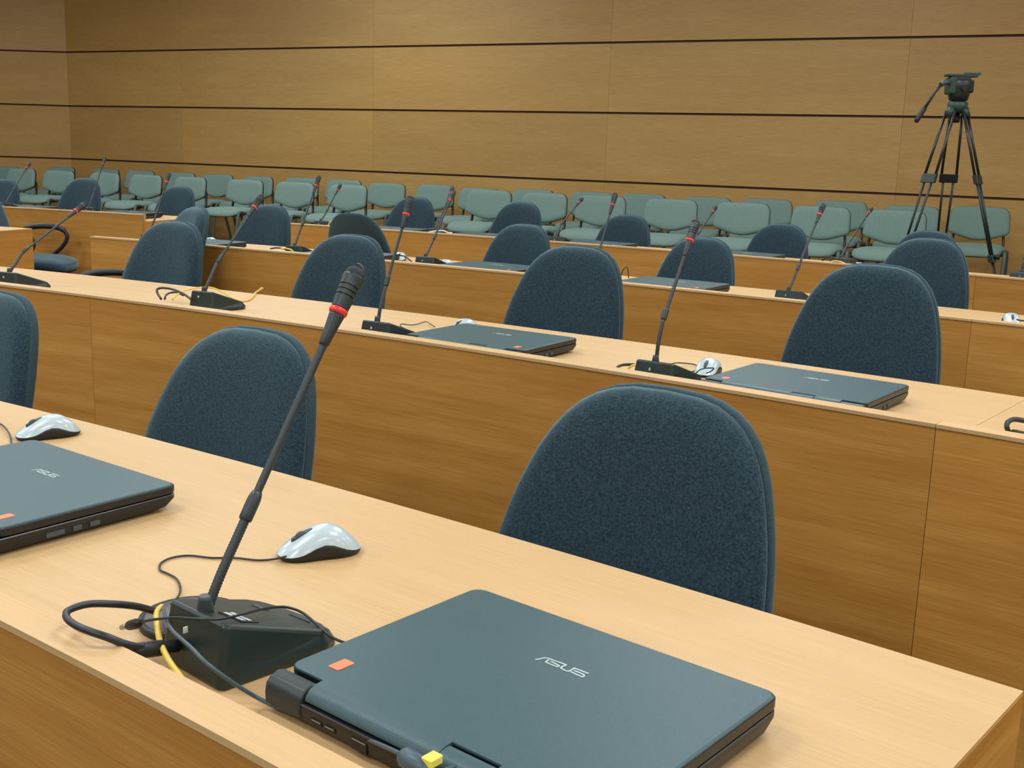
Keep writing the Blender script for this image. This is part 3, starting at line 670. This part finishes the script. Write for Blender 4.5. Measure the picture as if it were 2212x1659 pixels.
    MB().box(-.1806, -.1765, .03, .10, .0095, .0130).build('drive_slot', 'plastic_black', b)
    return t
LAP = {'left': make_laptop('left', True), 'right': make_laptop('right', True)}
LU = {'left': False, 'right': False}
def place_laptop(kind, label, row=None, a=None, dR=.235, yaw=0.0, xy=None, rz=None, z=ZT):
    o = LAP[kind] if not LU[kind] else copy_tree(LAP[kind]); LU[kind] = True
    if xy: o.location = (xy[0], xy[1], z); o.rotation_euler = (0, 0, math.radians(rz))
    else:
        p = pol(ROW_R[row]+dR, a); o.location = (p.x, p.y, z); o.rotation_euler = (0, 0, face_rz(a)+math.radians(yaw))
    tag(o, label, 'laptop', 'closed laptops on the desks'); return o
place_laptop('left', 'large closed dark grey laptop in the foreground, nearest the camera', xy=(.0174, .9316), rz=-39.5)
place_laptop('right', 'closed dark laptop at the left picture edge, orange sticker at its near corner', xy=(-.6855, 1.490), rz=-36.7)
place_laptop('left', 'closed laptop on the second desk at right, in front of the dark chair', row=2, a=52.88, dR=.238)
place_laptop('right', 'closed laptop on the second desk at centre, round-looking orange sticker at right', row=2, a=56.0, dR=.228, yaw=1)
place_laptop('right', 'closed laptop on the third desk, its orange sticker beside a passing microphone stem', row=3, a=56.83, dR=.24)
place_laptop('right', 'closed laptop on the third desk at centre, right of the silver mouse', row=3, a=59.6, dR=.235)
place_laptop('left', 'closed laptop peeping out right of a second-row chair, mouse resting behind it', row=3, a=62.08, dR=.24)
place_laptop('left', 'closed laptop at the aisle end of the third desk, white mouse behind it', row=3, a=65.03, dR=.24)
place_laptop('left', 'farthest-row closed laptop in front of the second chair from the right', row=4, a=57.88, dR=.24)
place_laptop('right', 'farthest-row closed laptop with an orange sticker catching light at its right', row=4, a=60.43, dR=.24)
place_laptop('left', 'farthest-row closed laptop right of the white cable and mouse', row=4, a=62.62, dR=.24)
place_laptop('left', 'farthest-row closed laptop just left of the centre, behind the microphone head', row=4, a=64.52, dR=.24)
place_laptop('left', 'closed laptop at the aisle end of the far left desk row', row=4, a=70.75, dR=.27)
place_laptop('left', 'closed laptop under the white mouse in the far left desk row', row=4, a=73.35, dR=.27)

# ------------------------------------------------------------------ mice
def make_mouse():
    t = empty('computer_mouse'); N = 40
    O = []
    for i in range(N):
        a = 2*PI*i/N; c, s = math.cos(a), math.sin(a)
        wv = .031-.0025*(1-s) if s > 0 else .0285
        x = wv*math.copysign(abs(c)**.75, c); x *= 1-.10*math.exp(-((s+.1)/.35)**2)
        O.append((x, .0525*math.copysign(abs(s)**.85, s)))
    def H(y): 
        u = (y+.0525)/.105
        return .0175+.0205*math.sin(min(1, max(0, u/.62))*PI/2)**1.2 if u < .62 else .038-.020*((u-.62)/.38)**2.2
    def zb(x, y):
        u = (y+.0525)/.105
        return .0065+.0135*math.exp(-((u-.52)/.24)**2)
    def rg(s, f): return [(x*s, y*s, f(x*s, y*s, s)) for x, y in O]
    base = [rg(.86, lambda x, y, s: 0), rg(.95, lambda x, y, s: .0015)]
    ob = [(x, y) for x, y in O]
    base += [[(x*.985, y*.985, .5*zb(x, y)) for x, y in ob], [(x*1.0, y*1.0, zb(x, y)) for x, y in ob], [(x*.96, y*.96, zb(x, y)+.001) for x, y in ob]]
    MB().rings(base, True, True, True, True).build('base', 'mouse_black', t)
    R = []
    for k in range(11):
        s = 1-k/10; s = max(s, .02)
        q = (1-s**2.4)**.55
        R.append([(x*s, y*s, zb(x, y)*(1-q)+H(y*s)*q) for x, y in ob])
    sh = MB().rings(R, True, False, True, True).build('shell', 'mouse_silver', t)
    MB().lathe([(.004, -.0035), (.0085, -.003), (.0098, 0), (.0085, .003), (.004, .0035)], 16, Matrix.Translation((0, -.022, .0235)) @ Matrix.Rotation(PI/2, 4, 'Y')).build('scroll_wheel', 'mouse_wheel', t)
    slot = MB()
    O2 = [(.0042*math.cos(a), -.022+.0135*math.sin(a)) for a in [2*PI*i/16 for i in range(16)]]
    slot.rings([[(x, y, H(y)-.004) for x, y in O2], [(x, y, H(y)+.0002) for x, y in O2]], True, True, True, False); slot.build('wheel_slot', 'mouse_wheel', sh)
    MB().add([(-.0003, -.046, H(-.046)*.93), (.0003, -.046, H(-.046)*.93), (.0003, -.036, H(-.036)+.0002), (-.0003, -.036, H(-.036)+.0002)], [(0, 1, 2, 3)]).build('seam', 'mouse_black', sh)
    return t
MOUSE = make_mouse(); mu = [False]
def place_mouse(label, row=None, a=None, dR=None, yaw=0, xy=None, az=None, z=ZT):
    o = MOUSE if not mu[0] else copy_tree(MOUSE); mu[0] = True
    if xy: o.location = (xy[0], xy[1], z); o.rotation_euler = (0, 0, math.radians(az+90))   # az: where the nose points
    else:
        p = pol(ROW_R[row]+dR, a); o.location = (p.x, p.y, z); o.rotation_euler = (0, 0, face_rz(a)+math.radians(yaw))
    tag(o, label, 'computer mouse', 'silver mice on the desks'); return o
place_mouse('silver and black mouse in the foreground, right of the large microphone stem', xy=(-.2335, 1.336), az=207)
place_mouse('silver and black mouse behind the laptop at the left picture edge', xy=(-.786, 1.862), az=218)
place_mouse('silver mouse facing the camera beside the laptop on the second desk at right', 2, 53.91, .335, 12)
place_mouse('silver mouse half hidden behind the laptop on the second desk at centre', 2, 56.82, .42, -8)
place_mouse('pale mouse alone on the third desk near the right picture edge', 3, 52.81, .33, 20)
place_mouse('silver mouse between microphone and laptop at the centre of the third desk', 3, 60.53, .31, -30)
place_mouse('silver mouse behind the dark laptop end, right of the turned chair', 3, 61.62, .44, 30)
place_mouse('white-looking mouse behind the laptop at the aisle end of the third desk', 3, 65.35, .44, 30)
place_mouse('small pale mouse at the foot of the right-hand farthest-row microphone', 4, 56.05, .24, 20)
place_mouse('small pale mouse at the end of the white cable in the farthest row', 4, 63.33, .22, 40)
place_mouse('small pale mouse with a yellow cord in the farthest row by the aisle', 4, 65.62, .22, 20)
place_mouse('white mouse on the far left desk row, below the green chairs', 4, 74.02, .42, 70)

# ------------------------------------------------------------------ cables
CLAB = {
 'thick1': ('cable_black', 'thick black cable looping left from the foreground microphone base'),
 'yellow1': ('cable_yellow', 'bright yellow network cable in front of the foreground microphone base'),
 'power1': ('cable_grey', 'thin dark power cord running from the microphone to the foreground laptop'),
 'mousecord1': ('cable_black', 'thin dark cord of the foreground mouse, curling across the desk'),
 'usb1': ('cable_black', 'thin dark cord lying over the foreground microphone base'),
 'loopL': ('cable_black', 'thin cord loop at the left picture edge beside the laptop'),
 'black2b': ('cable_black', 'black cable loop left of the second-row microphone at left'),
 'black2b2': ('cable_black', 'short inner black cable loop beside the second-row microphone at left'),
 'yellow2b': ('cable_yellow', 'yellow network cable winding behind the second-row microphone at left'),
 'cord2c': ('cable_black', 'thin tangled cord left of the second-row laptop at centre'),
 'black2d': ('cable_black', 'short black cable stub left of the right-hand second-row microphone'),
 'yellow2d': ('cable_yellow', 'pale yellow cable arching before the right-hand second-row microphone base'),
 'cord2d': ('cable_black', 'thin mouse cord looping between microphone and mouse on the second desk'),
 'cord2d2': ('cable_black', 'thin cord loop lying over the nose of the second-row mouse'),
 'tube2r': ('cable_black', 'upper part of a dark cable loop at the right picture edge'),
 'tube2r2': ('cable_black', 'lower strand of the dark cable at the right picture edge'),
 'yellow4': ('cable_yellow', 'small yellow cord arching beside the aisle-end microphone, farthest row'),
 'white4': ('cable_white', 'white cable arching on the farthest desk at centre'),
 'yellow3b': ('cable_yellow', 'short yellow cable before the third-row microphone left of centre'),
 'black3b': ('cable_black', 'short black cable before the third-row microphone left of centre'),
 'black3c': ('cable_black', 'black cable between laptop end and microphone on the third desk'),
 'black4g': ('cable_black', 'black cable loop at the right-hand farthest-row microphone'),
 'yellow4g': ('cable_yellow', 'yellow cable at the right-hand farthest-row microphone'),
 'cord3d': ('cable_black', 'thin cord sticking up beside the orange-stickered third-row laptop'),
 'cord3r': ('cable_black', 'short cord of the pale mouse near the right picture edge'),
}
def at_empty(o):      # give the cable an origin on itself
    pass
for key, (rad, P) in CABLES.items():
    m_, lab = CLAB[key]
    o0 = Vector(P[0]); pts = [Vector(q)-o0 for q in P]
    t = empty('cable', o0); tag(t, lab, 'cable')
    MB().tube(catmull(pts, 5), rad, 8).build('cord', m_, t)
    if key == 'thick1':
        d = (pts[-1]-pts[-2]).normalized(); a_ = pts[-1]-d*.052; MB().tube([a_, a_+d*.006, a_+d*.03, a_+d*.036, a_+d*.05], [.0055, .0075, .0078, .0062, .0062], 12).build('plug', 'plastic_black', t)
    if key == 'yellow1':
        d = Vector((.6361, .7716, 0)).normalized(); e_ = pts[-1]
        bevel(MB().box(-.0055, .0055, -.0070, .0070, -.0038, .0038).build('plug', 'plug_yellow', t), .001, 1)
        pl = t.children[-1]; pl.location = e_+d*.012+Vector((0, 0, .010)); pl.rotation_euler = (0, 0, math.atan2(d.y, d.x)-PI/2)
    if key == 'power1':
        d = Vector((.030, -.027, -.002)).normalized(); e_ = pts[-1]
        B = [e_, e_+d*.003, e_+d*.006, e_+d*.026, e_+d*.030, e_+d*.034]
        MB().tube(B, [.0035, .0062, .0082, .0082, .0066, .004], 14).build('ferrite_barrel', 'cable_grey', t)
        MB().tube([e_+d*.032, e_+d*.042+Vector((.002, .006, 0)), e_+d*.046+Vector((.010, .018, 0))], .0022, 8).build('cord_end', 'cable_grey', t)
    if key == 'usb1':
        d = (pts[0]-pts[1]).normalized(); e_ = pts[0]
        MB().tube([e_-d*.004, e_+d*.004, e_+d*.018, e_+d*.022], [.003, .0052, .0050, .0036], 10).build('plug', 'plastic_black', t)
        MB().tube([e_+d*.020, e_+d*.034], [.0028, .0028], 8).build('plug_tip', 'steel', t)
        d = (pts[-1]-pts[-2]).normalized(); e_ = pts[-1]
        MB().tube([e_-d*.004, e_+d*.006], [.0036, .0044], 8).build('plug', 'plastic_black', t)
    if key == 'yellow2b':
        d = (pts[-1]-pts[-2]).normalized(); e_ = pts[-1]
        q = MB().tube([e_-d*.004, e_+d*.012], [.0045, .0060], 8).build('plug', 'plug_orange', t)
        MB().tube([e_+d*.012, e_+d*.02], [.0055, .0055], 8).build('plug_tip', 'cable_white', t)

# cable grommet in the desk beside the foreground microphone
gc = pol(13.801, 52.90); g = empty('cable_grommet', (gc.x, gc.y, ZT), face_rz(52.9)); tag(g, 'round dark cable outlet cover beside the foreground microphone base', 'cable outlet')
MB().lathe([(.052, 0), (.054, .001), (.054, .008), (.050, .0085), (.049, .0065)], 36).build('rim', 'plastic_black', g)
MB().lathe([(.0485, .004), (.0495, .0075), (.047, .0095), (.03, .0105), (.0, .0108)], 36).build('cover', 'grommet', g)

# ------------------------------------------------------------------ tripod
def tripod():
    t = empty('camera_tripod', (2.565, 6.85, 0)); tag(t, 'black video camera tripod without camera, standing before the panelled wall', 'tripod')
    zt = 1.575
    mb = MB()
    mb.lathe([(.030, zt-.03), (.046, zt-.02), (.056, zt), (.056, zt+.030), (.040, zt+.038)], 18); mb.build('crown', 'tripod_green', t)
    for k, ang in enumerate((-156, 72, -37)):
        a = math.radians(ang); dx, dy = math.cos(a), math.sin(a); sx, sy = -dy, dx
        sp = .2875
        def pt(z, side, w): 
            r = .045+(zt-.01-z)*sp; return (dx*r+sx*side*w, dy*r+sy*side*w, z)
        L = empty_leg = MB()
        zc, zl = 1.165, .715
        L.tube([pt(zt, 0, 0), pt(zt-.05, 0, 0)], [.022, .026], 8)
        leg = L.build('leg', 'tripod_green', t)
        for s_ in (-1, 1):
            MB().tube([pt(zt-.02, s_, .034), pt(zc, s_, .043)], .0085, 8).build('tube', 'tripod_tube', leg)
            MB().tube([pt(zc+.02, s_, .030), pt(zl, s_, .022)], .0075, 8).build('tube', 'tripod_black', leg)
        def clamp(z0, z1, w, th, nm):
            c0 = Vector(pt(z0, 0, 0)); c1 = Vector(pt(z1, 0, 0)); n_ = Vector((dx, dy, 0)); s2 = Vector((sx, sy, 0)); vs = []
            for c in (c0, c1):
                for u_, v_ in ((-1, -1), (1, -1), (1, 1), (-1, 1)): vs.append(c+s2*u_*w+n_*v_*th)
            o = MB().add(vs, [(3, 2, 1, 0), (4, 5, 6, 7), (0, 1, 5, 4), (1, 2, 6, 5), (2, 3, 7, 6), (3, 0, 4, 7)]).build(nm, 'tripod_black', leg); return bevel(o, .004, 1)
        clamp(zc-.026, zc+.026, .0535, .013, 'clamp'); clamp(zl-.025, zl+.02, .032, .016, 'clamp')
        MB().tube([pt(zl, 0, 0), pt(.02, 0, 0)], .009, 8).build('foot_tube', 'tripod_tube', leg)
        MB().tube([pt(.03, 0, 0), pt(.0, 0, 0)], [.016, .020], 8).build('foot', 'plastic_black', leg)
        c = Vector(pt(zl+.01, 0, 0)); MB().tube([c+Vector((dx, dy, 0))*.015, c+Vector((dx, dy, 0))*.045], [.012, .016], 8).build('knob', 'plastic_black', leg)
    MB().lathe([(.012, zt-.085), (.022, zt-.08), (.022, zt-.055), (.012, zt-.05), (.012, zt-.02)], 12).build('bowl_clamp', 'plastic_black', t)
    # fluid head
    h = MB().lathe([(.026, zt+.036), (.052, zt+.042), (.060, zt+.075), (.066, zt+.12), (.068, zt+.150), (.060, zt+.158)], 18).build('fluid_head', 'tripod_black', t)
    bevel(MB().box(-.074, -.030, -.05, .05, zt+.075, zt+.172).build('side_housing', 'tripod_green', h), .012, 2)
    bevel(MB().box(.030, .070, -.045, .045, zt+.085, zt+.160).build('side_housing', 'plastic_black', h), .010, 2)
    p = bevel(MB().box(-.088, .094, -.030, .030, zt+.176, zt+.190).build('camera_plate', 'tripod_green', t), .004, 2); p.rotation_euler = (0, 0, 0)
    bevel(MB().box(.020, .110, -.024, .024, zt+.190, zt+.202).build('quick_release', 'metal_grey_green', p), .003, 1)
    bevel(MB().box(-.060, .050, -.036, .036, zt+.156, zt+.178).build('platform', 'metal_black', t), .004, 1)
    MB().tube([(-.070, -.03, zt+.145), (-.105, -.05, zt+.140), (-.135, -.06, zt+.125)], [.018, .017, .014], 10).build('handle_joint', 'metal_grey_green', t)
    P = [(-.125, -.058, zt+.132), (-.165, -.075, zt+.085), (-.225, -.10, zt-.01)]
    hb = MB().tube(P, .0085, 8).build('pan_handle', 'tripod_black', t)
    MB().tube([(-.222, -.099, zt-.005), (-.232, -.103, zt-.02), (-.268, -.118, zt-.078), (-.276, -.121, zt-.092)], [.011, .0145, .0145, .011], 10).build('grip', 'plastic_black', hb)
    MB().tube([(-.0, .0, zt+.11), (-.0, -.085, zt+.11)], [.014, .018], 10).build('knob', 'plastic_black', h)
    return t
tripod()
